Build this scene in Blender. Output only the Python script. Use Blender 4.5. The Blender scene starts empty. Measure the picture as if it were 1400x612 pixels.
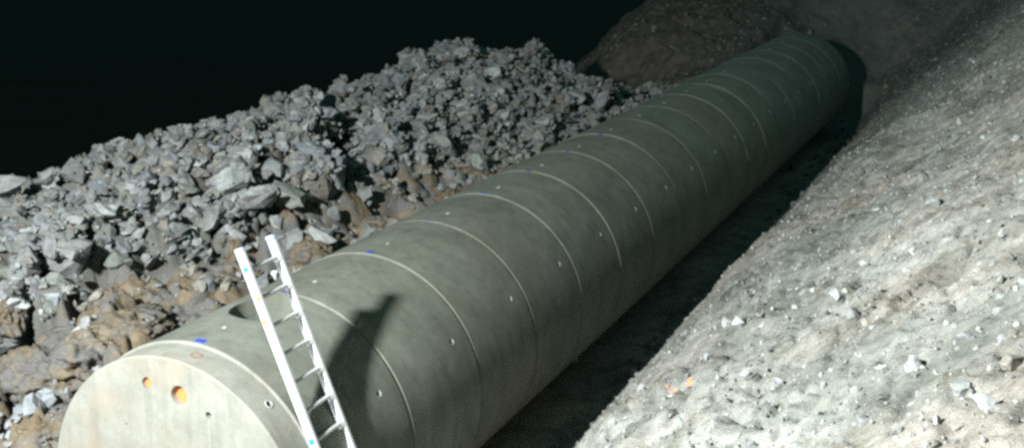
import bpy, bmesh, math, random
import numpy as np
from mathutils import Vector, Matrix, noise as mnoise
from mathutils.bvhtree import BVHTree
random.seed(7); np.random.seed(7)
S = bpy.context.scene
COL = S.collection
R = 1.25                      # outer radius of the pipe, axis along +Y at height R
SEG = 1.2765                  # length of one pipe segment
NSEG = 18

# ------------------------------------------------------------------ camera
CAM = Vector((6.01395, -6.84249, 5.94861))
RM = Matrix(((0.90443901, -0.0682032, 0.42111566),
             (0.4265885, 0.15271696, -0.8914593),
             (-0.00351112, 0.98591372, 0.16721787)))
cam_d = bpy.data.cameras.new('camera'); cam = bpy.data.objects.new('camera', cam_d); COL.objects.link(cam)
cam.matrix_world = Matrix.Translation(CAM) @ RM.to_4x4()
cam_d.sensor_width = 36.0; cam_d.lens = 36.0 * 1607.05 / 1400.0
cam_d.shift_y = (129.44 - 306.0) / 1400.0
cam_d.clip_start = 0.05; cam_d.clip_end = 2000
S.camera = cam

# ------------------------------------------------------------------ night sky, work light, exposure
W = bpy.data.worlds.new('World'); S.world = W; W.use_nodes = True
bg = W.node_tree.nodes['Background']
bg.inputs[0].default_value = (0.30, 1.0, 0.93, 1); bg.inputs[1].default_value = 0.072
def spot_lamp(name, loc, aim, power, size, colour, cone=120, blend=0.7):
    l = bpy.data.lights.new(name, 'SPOT'); l.energy = power; l.shadow_soft_size = size; l.color = colour
    l.spot_size = math.radians(cone); l.spot_blend = blend
    o = bpy.data.objects.new(name, l); COL.objects.link(o); o.location = loc
    o.rotation_euler = (Vector(aim) - Vector(loc)).to_track_quat('-Z', 'Y').to_euler()
    return o
spot_lamp('work_light', (0.05, -6.6, 7.5), (0.8, 9.0, 1.5), 11600, 0.22, (0.96, 1.0, 0.975), 172, 0.3)
spot_lamp('added_fill_light', (13.0, 15.0, 10.0), (1.0, 15.0, 1.0), 330, 1.0, (0.62, 1.0, 0.96), 80, 0.9)  # unseen fill light, added to lift the shadows along the trench
S.view_settings.view_transform = 'Standard'; S.view_settings.look = 'None'
S.view_settings.gamma = 1; S.view_settings.exposure = 0.0
S.render.engine = 'CYCLES'
S.cycles.max_bounces = 6; S.cycles.diffuse_bounces = 4
S.cycles.filter_width = 3.0
S.render.film_transparent = False
S.cycles.use_denoising = False
S.cycles.sample_clamp_indirect = 1.5; S.cycles.caustics_reflective = False; S.cycles.caustics_refractive = False

# ------------------------------------------------------------------ small helpers
def proj(p):
    e = RM.transposed() @ (Vector(p) - CAM)
    if e.z >= -0.1: return None
    return (700 + 1607.05 * e.x / -e.z, 129.44 - 1607.05 * e.y / -e.z, -e.z)
def pray(px, py):
    return (RM @ Vector(((px - 700) / 1607.05, -(py - 129.44) / 1607.05, -1))).normalized()
def tag(o, label=None, cat=None, group=None, kind=None):
    if label: o['label'] = label
    if cat: o['category'] = cat
    if group: o['group'] = group
    if kind: o['kind'] = kind
    return o
def link(name, me, mat=None, parent=None, loc=None):
    o = bpy.data.objects.new(name, me); COL.objects.link(o)
    if mat is not None and me is not None and len(me.materials) == 0: me.materials.append(mat)
    if parent: o.parent = parent
    if loc is not None: o.location = loc
    return o
def from_bm(name, bm, mat=None, parent=None, smooth=False, loc=None):
    me = bpy.data.meshes.new(name); bm.to_mesh(me); bm.free()
    if smooth:
        me.shade_smooth()
    return link(name, me, mat, parent, loc)
def empty(name, loc=(0, 0, 0)):
    o = bpy.data.objects.new(name, None); COL.objects.link(o); o.location = loc; o.empty_display_size = 0.2
    return o
def mesh_np(name, V, F, smooth=False):
    V = np.ascontiguousarray(V, dtype=np.float32); F = np.ascontiguousarray(F, dtype=np.int32)
    k = F.shape[1]
    me = bpy.data.meshes.new(name)
    me.vertices.add(len(V)); me.vertices.foreach_set('co', V.ravel())
    me.loops.add(F.size); me.loops.foreach_set('vertex_index', F.ravel())
    me.polygons.add(len(F)); me.polygons.foreach_set('loop_start', np.arange(0, F.size, k, dtype=np.int32))
    me.update(calc_edges=True); me.validate()
    me.polygons.foreach_set('use_smooth', np.full(len(F), smooth))
    return me

_tabs = {}
def vnoise(x, y, seed=0):
    if seed not in _tabs: _tabs[seed] = np.random.default_rng(seed + 100).random((256, 256)) * 2 - 1
    T = _tabs[seed]
    xi = np.floor(x).astype(int); yi = np.floor(y).astype(int)
    fx = x - xi; fy = y - yi
    fx = fx * fx * (3 - 2 * fx); fy = fy * fy * (3 - 2 * fy)
    a = T[xi & 255, yi & 255]; b = T[(xi + 1) & 255, yi & 255]; c = T[xi & 255, (yi + 1) & 255]; d = T[(xi + 1) & 255, (yi + 1) & 255]
    return (a * (1 - fx) + b * fx) * (1 - fy) + (c * (1 - fx) + d * fx) * fy
def fbm(x, y, octv=4, seed=0, gain=0.5, ridged=False):
    s = 0; a = 1.0; n = 0
    for o in range(octv):
        c, q = math.cos(o * 1.1 + seed), math.sin(o * 1.1 + seed)
        v = vnoise((x * c - y * q) * 2 ** o + 17.3 * o, (x * q + y * c) * 2 ** o + 5.1 * o, seed + o)
        if ridged: v = 1 - 2 * np.abs(v)
        s = s + a * v; n += a; a *= gain
    return s / n

def facets(x, y, seed=0, tilt=0.8):
    """clod-like cells: a random tilted facet per cell with a crack along its edge (values about -1..1)"""
    T = np.random.default_rng(seed + 500).random((5, 64, 64))
    xi = np.floor(x).astype(int); yi = np.floor(y).astype(int)
    f1 = np.full(x.shape, 9.0); f2 = np.full(x.shape, 9.0); val = np.zeros(x.shape)
    for dx in (-1, 0, 1):
        for dy in (-1, 0, 1):
            a = (xi + dx) & 63; b = (yi + dy) & 63
            ox = x - (xi + dx + T[0][a, b]); oy = y - (yi + dy + T[1][a, b]); d = np.hypot(ox, oy)
            v = (T[2][a, b] - .5) * 1.0 + tilt * ((T[3][a, b] - .5) * ox + (T[4][a, b] - .5) * oy) * 2 - .55 * d * d
            m = d < f1
            f2 = np.where(m, f1, np.minimum(f2, d)); val = np.where(m, v, val); f1 = np.where(m, d, f1)
    return val - .55 * np.exp(-((f2 - f1) / .12) ** 2)

# ------------------------------------------------------------------ materials
def nt(name):
    m = bpy.data.materials.new(name); m.use_nodes = True
    t = m.node_tree; b = t.nodes['Principled BSDF']
    return m, t, b
def N(t, typ, **kw):
    n = t.nodes.new(typ)
    for k, v in kw.items():
        if k.startswith('i_'):
            key = k[2:]
            key = int(key) if key.isdigit() else key
            n.inputs[key].default_value = v
        else: setattr(n, k, v)
    return n
def noise_n(t, scale, detail=6, rough=0.6, dist=0.0, vec=None):
    n = N(t, 'ShaderNodeTexNoise'); n.inputs['Scale'].default_value = scale; n.inputs['Detail'].default_value = detail
    n.inputs['Roughness'].default_value = rough; n.inputs['Distortion'].default_value = dist
    if vec is not None: t.links.new(vec, n.inputs['Vector'])
    return n.outputs['Fac']
def ramp(t, fac, stops):
    r = N(t, 'ShaderNodeValToRGB'); e = r.color_ramp.elements
    while len(e) < len(stops): e.new(0.5)
    for i, (p, c) in enumerate(stops):
        e[i].position = p; e[i].color = (c[0], c[1], c[2], 1) if hasattr(c, '__len__') else (c, c, c, 1)
    t.links.new(fac, r.inputs[0]); return r.outputs[0]
def mixc(t, a, b, fac, mode='MIX'):
    m = N(t, 'ShaderNodeMix', data_type='RGBA', blend_type=mode)
    for s, v in ((6, a), (7, b), (0, fac)):
        if hasattr(v, 'default_value') or hasattr(v, 'is_linked'): t.links.new(v, m.inputs[s])
        else: m.inputs[s].default_value = (v[0], v[1], v[2], 1) if hasattr(v, '__len__') else v
    return m.outputs[2]
def bump(t, b, h, strength, dist, prev=None):
    n = N(t, 'ShaderNodeBump'); n.inputs['Strength'].default_value = strength; n.inputs['Distance'].default_value = dist
    t.links.new(h, n.inputs['Height'])
    if prev is not None: t.links.new(prev, n.inputs['Normal'])
    t.links.new(n.outputs[0], b.inputs['Normal']); return n.outputs[0]
def obj_coord(t): return N(t, 'ShaderNodeTexCoord').outputs['Object']
def pos(t): return N(t, 'ShaderNodeNewGeometry').outputs['Position']
def mapped(t, vec, scale, rot=(0, 0, 0)):
    m = N(t, 'ShaderNodeMapping'); m.inputs['Scale'].default_value = scale; m.inputs['Rotation'].default_value = rot
    t.links.new(vec, m.inputs['Vector']); return m.outputs[0]

def rock_material(name, source):
    m, t, b = nt(name)
    if source == 'object': c = N(t, 'ShaderNodeObjectInfo').outputs['Color']
    else: c = N(t, 'ShaderNodeAttribute', attribute_name='tone').outputs['Color']
    P_ = pos(t)
    n1 = noise_n(t, 9, 8, 0.62, 0.3, P_); n2 = noise_n(t, 60, 5, 0.7, 0, P_)
    c = mixc(t, c, (.955, 1.0, 1.005), 1.0, 'MULTIPLY')
    base = mixc(t, c, ramp(t, n1, [(0.3, 0.62), (0.5, 0.95), (0.7, 1.3)]), 1.0, 'MULTIPLY')
    base = mixc(t, base, ramp(t, n2, [(0.3, 0.72), (0.6, 1.12)]), 0.8, 'MULTIPLY')
    dust = ramp(t, noise_n(t, 3.0, 5, 0.6, 0.5, P_), [(0.5, 0.0), (0.72, 1.0)])
    base = mixc(t, base, (0.20, 0.165, 0.13), mixc(t, (0, 0, 0), dust, 0.12))
    t.links.new(base, b.inputs['Base Color'])
    b.inputs['Roughness'].default_value = 0.85; b.inputs['Specular IOR Level'].default_value = 0.3
    p = bump(t, b, n1, 0.5, 0.03); bump(t, b, n2, 0.6, 0.008, p)
    return m
M_rock = rock_material('quarried_rock', 'object')
M_rubble = rock_material('rubble_rock', 'attr')

def soil_material():
    m, t, b = nt('lump_soil'); P_ = pos(t)
    n_mid = noise_n(t, 5, 7, 0.65, 0.4, P_); n_fine = noise_n(t, 38, 6, 0.75, 0, P_)
    c = ramp(t, n_mid, [(0.3, (0.11, 0.085, 0.058)), (0.5, (0.185, 0.150, 0.106)), (0.7, (0.25, 0.22, 0.17))])
    c = mixc(t, c, (0.16, 0.155, 0.15), ramp(t, noise_n(t, 2.2, 6, 0.6, 0.7, P_), [(0.44, 0.0), (0.56, 1.0)]))
    c = mixc(t, c, ramp(t, n_fine, [(0.28, 0.55), (0.48, 0.98), (0.7, 1.3)]), 0.85, 'MULTIPLY')
    t.links.new(c, b.inputs['Base Color']); b.inputs['Roughness'].default_value = 0.95; b.inputs['Specular IOR Level'].default_value = 0.15
    p = bump(t, b, n_mid, 0.5, 0.04); bump(t, b, n_fine, 0.9, 0.02, p); return m
def ground_material():
    m, t, b = nt('excavated_earth')
    P_ = pos(t)
    zone = N(t, 'ShaderNodeAttribute', attribute_name='zone').outputs['Color']
    sep = N(t, 'ShaderNodeSeparateColor'); t.links.new(zone, sep.inputs[0])
    streak = mapped(t, P_, (1.0, 0.8, 1.0), (0, 0, 0.25))
    n_big = noise_n(t, 1.1, 6, 0.6, 0.6, streak); n_mid = noise_n(t, 5, 7, 0.65, 0.4, P_)
    n_str = noise_n(t, 3.2, 7, 0.7, 0.8, streak)
    n_fine = noise_n(t, 38, 6, 0.75, 0, P_); n_vf = noise_n(t, 140, 4, 0.7, 0, P_)
    bank = ramp(t, n_big, [(0.3, (0.21, 0.215, 0.20)), (0.5, (0.345, 0.337, 0.312)), (0.68, (0.44, 0.425, 0.40))])
    bank = mixc(t, bank, ramp(t, n_str, [(0.34, (0.50, 0.47, 0.41)), (0.48, (0.92, 0.92, 0.91)), (0.66, (1.2, 1.2, 1.2))]), 0.9, 'MULTIPLY')
    warm = ramp(t, noise_n(t, .55, 4, .6, .5, P_), [(.42, 0.0), (.6, 1.0)])
    bank = mixc(t, mixc(t, bank, (0.95, 0.99, 1.0), 1.0, 'MULTIPLY'), mixc(t, bank, (1.06, 1.0, 0.965), 1.0, 'MULTIPLY'), warm)
    soil = ramp(t, n_mid, [(0.3, (0.12, 0.088, 0.058)), (0.5, (0.20, 0.158, 0.108)), (0.7, (0.27, 0.235, 0.175))])
    soil = mixc(t, soil, (0.17, 0.165, 0.16), ramp(t, noise_n(t, 2.2, 6, 0.6, 0.7, P_), [(0.44, 0.0), (0.56, 1.0)]))
    dark = ramp(t, n_mid, [(0.3, (0.078, 0.080, 0.076)), (0.7, (0.14, 0.144, 0.136))])
    red = ramp(t, n_mid, [(0.3, (0.085, 0.070, 0.058)), (0.7, (0.165, 0.132, 0.108))])
    c = mixc(t, dark, bank, sep.outputs[0])
    c = mixc(t, c, soil, sep.outputs[1])
    c = mixc(t, c, red, sep.outputs[2])
    c = mixc(t, c, ramp(t, n_fine, [(0.28, 0.62), (0.48, 0.97), (0.7, 1.2)]), 0.8, 'MULTIPLY')
    c = mixc(t, c, ramp(t, n_vf, [(0.3, 0.76), (0.6, 1.1)]), 0.7, 'MULTIPLY')
    # pale chalky patches
    vor = N(t, 'ShaderNodeTexVoronoi'); vor.inputs['Scale'].default_value = 3.1; vor.inputs['Randomness'].default_value = 1
    t.links.new(mapped(t, P_, (1, 1, 1)), vor.inputs['Vector'])
    pale = ramp(t, noise_n(t, 7.5, 6, 0.7, 0.6, P_), [(0.62, 0.0), (0.70, 1.0)])
    pm = N(t, 'ShaderNodeMath', operation='MULTIPLY'); t.links.new(pale, pm.inputs[0]); t.links.new(sep.outputs[0], pm.inputs[1])
    c = mixc(t, c, (0.60, 0.60, 0.58), pm.outputs[0])
    falloff = N(t, 'ShaderNodeAttribute', attribute_name='falloff').outputs['Fac']
    c = mixc(t, c, mixc(t, c, (.36, .36, .36), 1.0, 'MULTIPLY'), falloff)  # albedo scaled down where light falloff is painted in
    t.links.new(c, b.inputs['Base Color']); b.inputs['Roughness'].default_value = 0.95
    b.inputs['Specular IOR Level'].default_value = 0.15
    p = bump(t, b, n_mid, 0.5, 0.05); p = bump(t, b, n_fine, 0.8, 0.022, p); bump(t, b, n_vf, 0.6, 0.006, p)
    return m
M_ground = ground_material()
M_lump = soil_material()

def concrete_material(name, lo, mid, hi, cap=False):
    m, t, b = nt(name)
    P_ = pos(t)
    around = mapped(t, P_, (1.0, 0.25, 1.0)); along = mapped(t, P_, (0.25, 3.0, 0.25))
    n1 = noise_n(t, 1.6, 7, 0.6, 0.5, P_); n2 = noise_n(t, 5.5, 6, 0.65, 0.3, P_); n3 = noise_n(t, 90, 4, 0.7, 0, P_); n4 = noise_n(t, 2.6, 5, 0.6, 0.2, along)
    c = ramp(t, n1, [(0.3, lo), (0.5, mid), (0.7, hi)])
    c = mixc(t, c, ramp(t, n2, [(0.3, 0.8), (0.5, 0.98), (0.7, 1.1)]), 0.8, 'MULTIPLY')
    c = mixc(t, c, ramp(t, n4, [(0.35, 0.88), (0.6, 1.04)]), 0.4, 'MULTIPLY')
    c = mixc(t, c, ramp(t, n3, [(0.3, 0.8), (0.6, 1.08)]), 0.8, 'MULTIPLY')
    drip = noise_n(t, 1.0, 6, .65, .2, mapped(t, P_, (9, 9, .8)))
    c = mixc(t, c, ramp(t, drip, [(.36, .74), (.5, 1.0), (.66, 1.07)]), .55, 'MULTIPLY')
    dusty = ramp(t, noise_n(t, 11, 7, .75, .5, P_), [(.55, 0.0), (.75, 1.0)])
    c = mixc(t, c, (.30, .295, .265), mixc(t, (0, 0, 0), dusty, .28))
    # pinholes and dark specks
    v = N(t, 'ShaderNodeTexVoronoi'); v.inputs['Scale'].default_value = 16 if not cap else 12
    t.links.new(P_, v.inputs['Vector'])
    sp = ramp(t, v.outputs['Distance'], [(0.05, 0.4), (0.10, 1.0)])
    c = mixc(t, c, sp, 0.7, 'MULTIPLY')
    oi = N(t, 'ShaderNodeObjectInfo')
    if not cap:
        c = mixc(t, c, ramp(t, oi.outputs['Random'], [(0, (.90, .90, .88)), (.35, (1.02, 1.0, .96)), (.7, (.95, .97, .97)), (1, (1.08, 1.07, 1.04))]), 1.0, 'MULTIPLY')
    if cap:
        rust = ramp(t, noise_n(t, 2.0, 5, 0.55, 0.4, P_), [(0.52, 0.0), (0.72, 1.0)])
        c = mixc(t, c, (0.29, 0.22, 0.16), mixc(t, (0, 0, 0), rust, 0.45))
    else:
        mud = ramp(t, noise_n(t, 1.1, 5, 0.6, 0.8, P_), [(0.5, 0.0), (0.72, 1.0)])
        c = mixc(t, c, (0.16, 0.13, 0.10), mixc(t, (0, 0, 0), mud, 0.4))
    t.links.new(c, b.inputs['Base Color']); b.inputs['Roughness'].default_value = 0.78 if not cap else 0.85
    b.inputs['Specular IOR Level'].default_value = 0.4
    p = bump(t, b, n2, 0.15, 0.01); p = bump(t, b, n3, 0.35, 0.0025, p); bump(t, b, sp, 0.4, 0.003, p)
    return m
M_pipe = concrete_material('grey_green_concrete', (0.135, 0.145, 0.123), (0.178, 0.190, 0.163), (0.215, 0.226, 0.198))
M_cap = concrete_material('pale_concrete', (0.235, 0.23, 0.195), (0.262, 0.262, 0.230), (0.285, 0.29, 0.265), True)
M_lip = concrete_material('rim_mortar', (0.24, 0.24, 0.215), (0.31, 0.31, 0.28), (0.36, 0.36, 0.33))
M_joint = concrete_material('joint_mortar_mix', (0.25, 0.225, 0.18), (0.42, 0.395, 0.335), (0.54, 0.52, 0.46))
def plain(name, col, rough=0.6, metal=0.0, var=0.15, scale=30, spec=0.4):
    m, t, b = nt(name)
    n1 = noise_n(t, scale, 4, 0.6, 0, obj_coord(t))
    c = mixc(t, col, ramp(t, n1, [(0.3, 1 - var), (0.7, 1 + var)]), 1.0, 'MULTIPLY')
    t.links.new(c, b.inputs['Base Color']); b.inputs['Roughness'].default_value = rough; b.inputs['Metallic'].default_value = metal
    b.inputs['Specular IOR Level'].default_value = spec
    bump(t, b, n1, 0.15, 0.002); return m
M_alu = plain('ladder_aluminium', (0.80, 0.82, 0.84), 0.5, 0.2, 0.05, 25)
M_rung = plain('rung_aluminium', (0.58, 0.60, 0.60), 0.5, 0.25, 0.1, 40)
M_bluepaint = plain('blue_paint', (0.03, 0.07, 0.55), 0.6, 0, 0.3, 60)
M_sticker_b = plain('blue_sticker', (0.03, 0.36, 0.78), 0.5)
M_sticker_y = plain('yellow_sticker', (0.85, 0.60, 0.04), 0.5)
M_orange = plain('orange_pipe_plastic', (0.70, 0.235, 0.085), 0.45, 0, 0.06)
M_orangepaint = plain('orange_paint', (0.75, 0.25, 0.13), 0.8, 0, 0.3, 80)
M_steel = plain('dull_steel', (0.5, 0.5, 0.48), 0.45, 0.7)
M_dark = plain('dark_hole', (0.03, 0.03, 0.03), 0.8)
M_anchor = plain('pale_grout', (0.45, 0.455, 0.43), 0.85, 0, .35, 60)
M_rust = plain('rust_stain', (0.24, 0.15, 0.10), 0.9, 0, 0.4, 40)
M_cappl = plain('cap_plastic', (.45, .55, .78), .5)
M_white = plain('white_plastic', (0.85, 0.86, 0.85), 0.4)

# ------------------------------------------------------------------ terrain height field
XS = [-60, -16, -9, -7, -5.5, -4.5, -3.5, -2.7, -2.0, -1.5, -1.25, -1.0, -0.85, 0, 1.3, 1.52, 2, 3, 3.5, 4, 5, 6, 8, 12, 30, 90]
RN = [0, 0, .03, .62, 1.93, 2.60, 2.96, 3.58, 4.20, 5.05, 6.0, 7.0, 8.0]
RB = [0, 0, .03, .60, 1.60, 2.05, 2.50, 3.45, 4.30, 5.20, 6.0, 7.0, 8.0]        # x = 1.3 ... 90
prof = {
 -40: [-8, -6, -3, -2, -1.2, -.8, -.5, -.3, -.2, -.1, 0, 0, 0, 0] + RN[1:],
 -6: [-8, -6, -3, -2, -1.2, -.8, -.5, -.3, -.2, -.1, 0, 0, 0, 0] + RN[1:],
 -2: [-8, -6, -2, -1, -.3, 0, .2, .3, .35, .35, .3, .2, 0, 0] + RN[1:],
 -0.7: [-8, -6, -1.4, -.2, .4, .6, .75, .8, .8, .85, .9, .7, 0, 0] + RN[1:],
 0.0: [-8, -6, -1, .3, .9, 1.05, 1.15, 1.25, 1.45, 1.6, 1.6, 1.6, 0, 0] + RN[1:],
 0.6: [-8, -6, -.8, .8, 1.4, 1.5, 1.6, 1.8, 2.0, 2.1, 2.05, 2.0, 0, 0] + RN[1:],
 1.2: [-8, -6, -.5, 1.2, 1.8, 1.95, 1.95, 2.0, 2.1, 2.1, 2.0, 1.95, 0, 0] + RN[1:],
 2.2: [-8, -6, -.5, 1.3, 2.15, 2.42, 2.3, 2.15, 2.0, 1.95, 1.9, 1.9, 0, 0] + RN[1:],
 3.5: [-8, -6, -.5, 1.4, 2.25, 2.38, 2.35, 2.1, 1.9, 1.85, 1.85, 1.85, 0, 0] + RN[1:],
 5.0: [-8, -6, -.5, 1.4, 2.45, 2.68, 2.55, 2.32, 1.85, 1.8, 1.8, 1.85, 0, 0] + RN[1:],
 8.5: [-8, -6, -.5, 1.4, 2.45, 2.62, 2.45, 2.25, 1.88, 1.75, 1.8, 1.85, 0, 0] + RN[1:],
 10.: [-8, -6, -.5, 1.4, 2.4, 2.6, 2.45, 2.15, 1.75, 1.7, 1.8, 1.85, 0, 0] + RB[1:],
 12.5: [-8, -6, -.5, 1.4, 2.5, 2.85, 2.7, 2.3, 1.85, 1.75, 1.8, 1.85, 0, 0] + RB[1:],
 15.: [-8, -6, -1, .9, 2.35, 2.7, 2.5, 2.15, 1.8, 1.7, 1.8, 1.85, 0, 0] + RB[1:],
 17.5: [-8, -6, -1.5, -.2, .8, 1.2, 1.35, 1.45, 1.5, 1.6, 1.8, 1.85, 0, 0] + RB[1:],
 20.: [-8, -6, -2, -.8, .2, .8, 1.2, 1.5, 1.7, 1.85, 1.9, 1.9, 0, 0] + RB[1:],
 22.6: [-8, -6, -2, .2, 1.5, 2.3, 2.5, 2.5, 2.4, 2.35, 2.3, 2.2, 0, 0] + RB[1:],
 23.6: [-8, -6, -2, .5, 1.8, 2.6, 2.75, 2.75, 2.7, 2.6, 2.5, 2.4, .6, .35] + [.2, .25, .7, 1.65, 2.07, 2.5, 3.45, 4.3, 5.2, 6, 7, 8],
 25.: [-8, -6, -1.8, .8, 2.1, 2.9, 3.0, 3.0, 2.95, 2.9, 2.8, 2.7, 2.5, 1.9] + [1.0, 1.0, 1.1, 1.75, 2.15, 2.6, 3.5, 4.3, 5.2, 6, 7, 8],
 30.: [-8, -6, .1, 2.0, 3.2, 3.9, 4.1, 4.2, 4.2, 4.2, 4.2, 4.2, 4.2, 4.1] + [3.9, 3.8, 3.7, 3.6, 3.7, 3.8, 4.1, 4.6, 5.4, 6, 7, 8],
 40.: [-8, -6, 1.2, 3.4, 5.0, 5.8, 6.2, 6.4, 6.5, 6.5, 6.5, 6.5, 6.5, 6.5] + [6.4, 6.3, 6.2, 6, 6, 6, 6, 6, 6.2, 6.5, 7, 8],
 60.: [-8, -7, 1, 4, 6, 7, 8, 8, 8, 8, 8, 8, 8, 8] + [8] * 12,
 500.: [-8, -8, -8, -8, -4, 0, 8, 8, 8, 8, 8, 8, 8, 8] + [8] * 12,
}
YS = np.array(sorted(prof)); PZ = np.array([prof[k] for k in sorted(prof)], dtype=float)
XS = np.array(XS, dtype=float)
def smoothf(f): return f * f * (3 - 2 * f)
def base_h(x, y):
    xc = np.clip(x, XS[0], XS[-1]); yc = np.clip(y, YS[0], YS[-1])
    i = np.clip(np.searchsorted(XS, xc, side='right') - 1, 0, len(XS) - 2); j = np.clip(np.searchsorted(YS, yc, side='right') - 1, 0, len(YS) - 2)
    fx = (xc - XS[i]) / (XS[i + 1] - XS[i]); fy = smoothf((yc - YS[j]) / (YS[j + 1] - YS[j]))
    return (PZ[j, i] * (1 - fx) + PZ[j, i + 1] * fx) * (1 - fy) + (PZ[j + 1, i] * (1 - fx) + PZ[j + 1, i + 1] * fx) * fy
def sstep(a, b, v): f = np.clip((v - a) / (b - a), 0, 1); return f * f * (3 - 2 * f)
def heap_mask(x, y):
    foot = np.interp(y, [0, 1.2, 3, 4.5, 6, 8.5, 9.6, 10.6, 12, 14, 18, 21], [-3.2, -2.9, -2.6, -2.4, -2.4, -2.4, -2.1, -1.75, -1.65, -1.35, -1.2, -1.2]) + 0.18 * vnoise(y * 1.3, y * 0 + 3.3, 9)
    return (x < foot) & (y > 0.9 + 0.25 * vnoise(x * 1.5, x * 0 + 1.7, 11)) & (y < 18.2) & (x > -7.2)
def height(x, y):
    x = np.asarray(x, dtype=float); y = np.asarray(y, dtype=float)
    xs_ = x * 1.36
    right = sstep(1.35, 1.9, x); left = 1 - sstep(-1.1, -0.7, x)
    wx = 0.14 * fbm(x * 0.8, y * 0.8, 3, 21); wy = 0.25 * fbm(x * 0.8, y * 0.8, 3, 31)
    falloff = np.maximum(right, left)
    h = base_h(x + wx * falloff, y + wy * falloff)
    near_edge = sstep(1.4, 2.2, x) * (1 - .6 * sstep(2.6, 3.2, x) * (1 - sstep(3.9, 4.6, x)))
    hr = 0.10 * fbm(x * 0.55, y * 0.3, 3, 41) * near_edge + 0.05 * fbm(xs_ * 1.7, y * 1.7, 3, 45) + 0.034 * fbm(xs_ * 5.2, y * 5.6, 3, 51) + 0.014 * fbm(xs_ * 17, y * 19, 2, 55)
    cl = fbm(x * 5.2, y * 4.2, 3, 61, ridged=True)
    hr = hr - 0.03 * sstep(0.35, 0.7, cl)
    wob = .25 * fbm(x * 6, y * 6, 2, 57)
    hr = hr + 0.034 * facets(xs_ * 3.4 + wob, y * 3.8 + wob, 1) * sstep(-.25, .25, fbm(x * 1.1, y * .8, 2, 59)) + 0.017 * facets(xs_ * 10 + wob, y * 11 - wob, 2) * sstep(-.3, .3, fbm(x * 1.7, y * 1.7, 2, 60))
    pit = vnoise(xs_ * 7.3, y * 8.1, 63); hr = hr - 0.035 * sstep(.5, .8, pit)
    h = h + hr * right
    lump = np.abs(fbm(x * 1.9, y * 1.7, 3, 71)) * 0.55 + 0.10 * fbm(x * 5, y * 5, 3, 75) + 0.045 * fbm(x * 14, y * 14, 3, 79, ridged=True)
    crack = fbm(x * 1.6 + 3, y * 1.3, 3, 81, ridged=True)
    w1 = .35 * fbm(x * 3, y * 3, 3, 83); w2 = .4 * fbm(x * 9, y * 9, 2, 84)
    hl = (lump - 0.14) * .8 - 0.30 * sstep(0.45, 0.75, crack) + 0.12 * facets(x * 1.9 + w1, y * 1.7 - w1, 3, 1.0) + 0.040 * facets(x * 5.2 + w2, y * 4.9 - w2, 4, 1.0) + .015 * facets(x * 13 + w2, y * 13 + w1, 5, 1.0)
    amp = np.interp(y, [-3, 0, 4, 8, 20, 30], [1.1, 1.0, 0.85, 0.5, 0.35, 0.5]) * (1 - 0.55 * sstep(-2.0, -1.3, x) * (y > 1.5))
    h = h + hl * left * amp
    dsp = y - (8.0 - 1.2 * (x + 4.5)) + .25 * fbm(x * 2, y * 2, 2, 87)     # a dumped load ends in a steep edge, a hollow follows
    spur = np.where(dsp < 0, .20 * np.exp(np.minimum(dsp, 0) / 1.1), .20 - .50 * sstep(0, .35, dsp) + .30 * sstep(.35, .95, dsp))
    for (px_, py_, rr_, dp_) in ((-2.8, .88, .36, 1.2), (-2.25, .28, .28, .95), (-1.75, 1.35, .20, .45), (-2.85, 1.95, .25, .5), (-2.6, 2.5, .28, .55), (-2.35, 3.1, .26, .45), (-1.95, 6.3, .30, .35), (-2.1, 15.6, .55, .6), (-1.9, 3.7, .25, .3)):
        h = h - dp_ * np.exp(-(((x - px_) ** 2 + (y - py_) ** 2) / rr_ ** 2) ** 1.5)
    h = h + spur * sstep(-6.2, -5.0, x) * (1 - sstep(-2.9, -2.3, x))
    bk = sstep(23.0, 26.0, y)
    h = h + bk * (1 - right) * (1 - left) * (0.15 * fbm(x * 1.3, y, 4, 91))
    h = h + 0.03 * fbm(x * 6, y * 6, 2, 95) * (1 - right) * (1 - left)
    return h

def axis(stops):
    out = [stops[0][0]]
    for (a, sa), (b, sb) in zip(stops[:-1], stops[1:]):
        while out[-1] < b - 1e-6:
            f = (out[-1] - a) / (b - a); out.append(min(b, out[-1] + sa + (sb - sa) * f))
    return np.array(out)
gx = axis([(-150, 20), (-16, 2.0), (-8, .18), (-5.5, .06), (-4, .045), (-3, .026), (-1.2, .024), (-.6, .15), (1.1, .12), (1.35, .028), (6.2, .024), (8, .15), (20, 2), (160, 20)])
gy = axis([(-60, 6), (-9, .5), (-4.5, .04), (-2.5, .026), (4, .026), (9, .04), (24, .075), (40, .15), (60, 1), (400, 25)])
GX, GY = np.meshgrid(gx, gy, indexing='ij'); GZ = height(GX, GY)
nx, ny = GX.shape
idx = np.arange(nx * ny).reshape(nx, ny)
Fq = np.stack([idx[:-1, :-1], idx[1:, :-1], idx[1:, 1:], idx[:-1, 1:]], -1).reshape(-1, 4)
gme = mesh_np('ground', np.stack([GX, GY, GZ], -1).reshape(-1, 3), Fq, True)
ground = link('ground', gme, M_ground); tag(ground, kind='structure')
zr = sstep(0.2, 1.0, GX) * (1 - 0.8 * sstep(20, 24, GY - .9 * (GX - 1.5))); zr = np.maximum(zr, 0.22 * sstep(24, 27, GY))
zs = (1 - sstep(-1.1, -0.8, GX)) * (1 - sstep(-3.4, -2.9, -GX * -1) * 0) * (1 - sstep(14, 17, GY)) * (1 - 0.0 * GX)
zs = zs * np.where(heap_mask(GX, GY), 0.0, 1.0)
zred = (1 - sstep(-2.6, -0.6, GX)) * sstep(14, 17, GY) * .75
att = gme.color_attributes.new('zone', 'FLOAT_COLOR', 'POINT')
zr = np.where(heap_mask(GX, GY), .26, zr)
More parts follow.
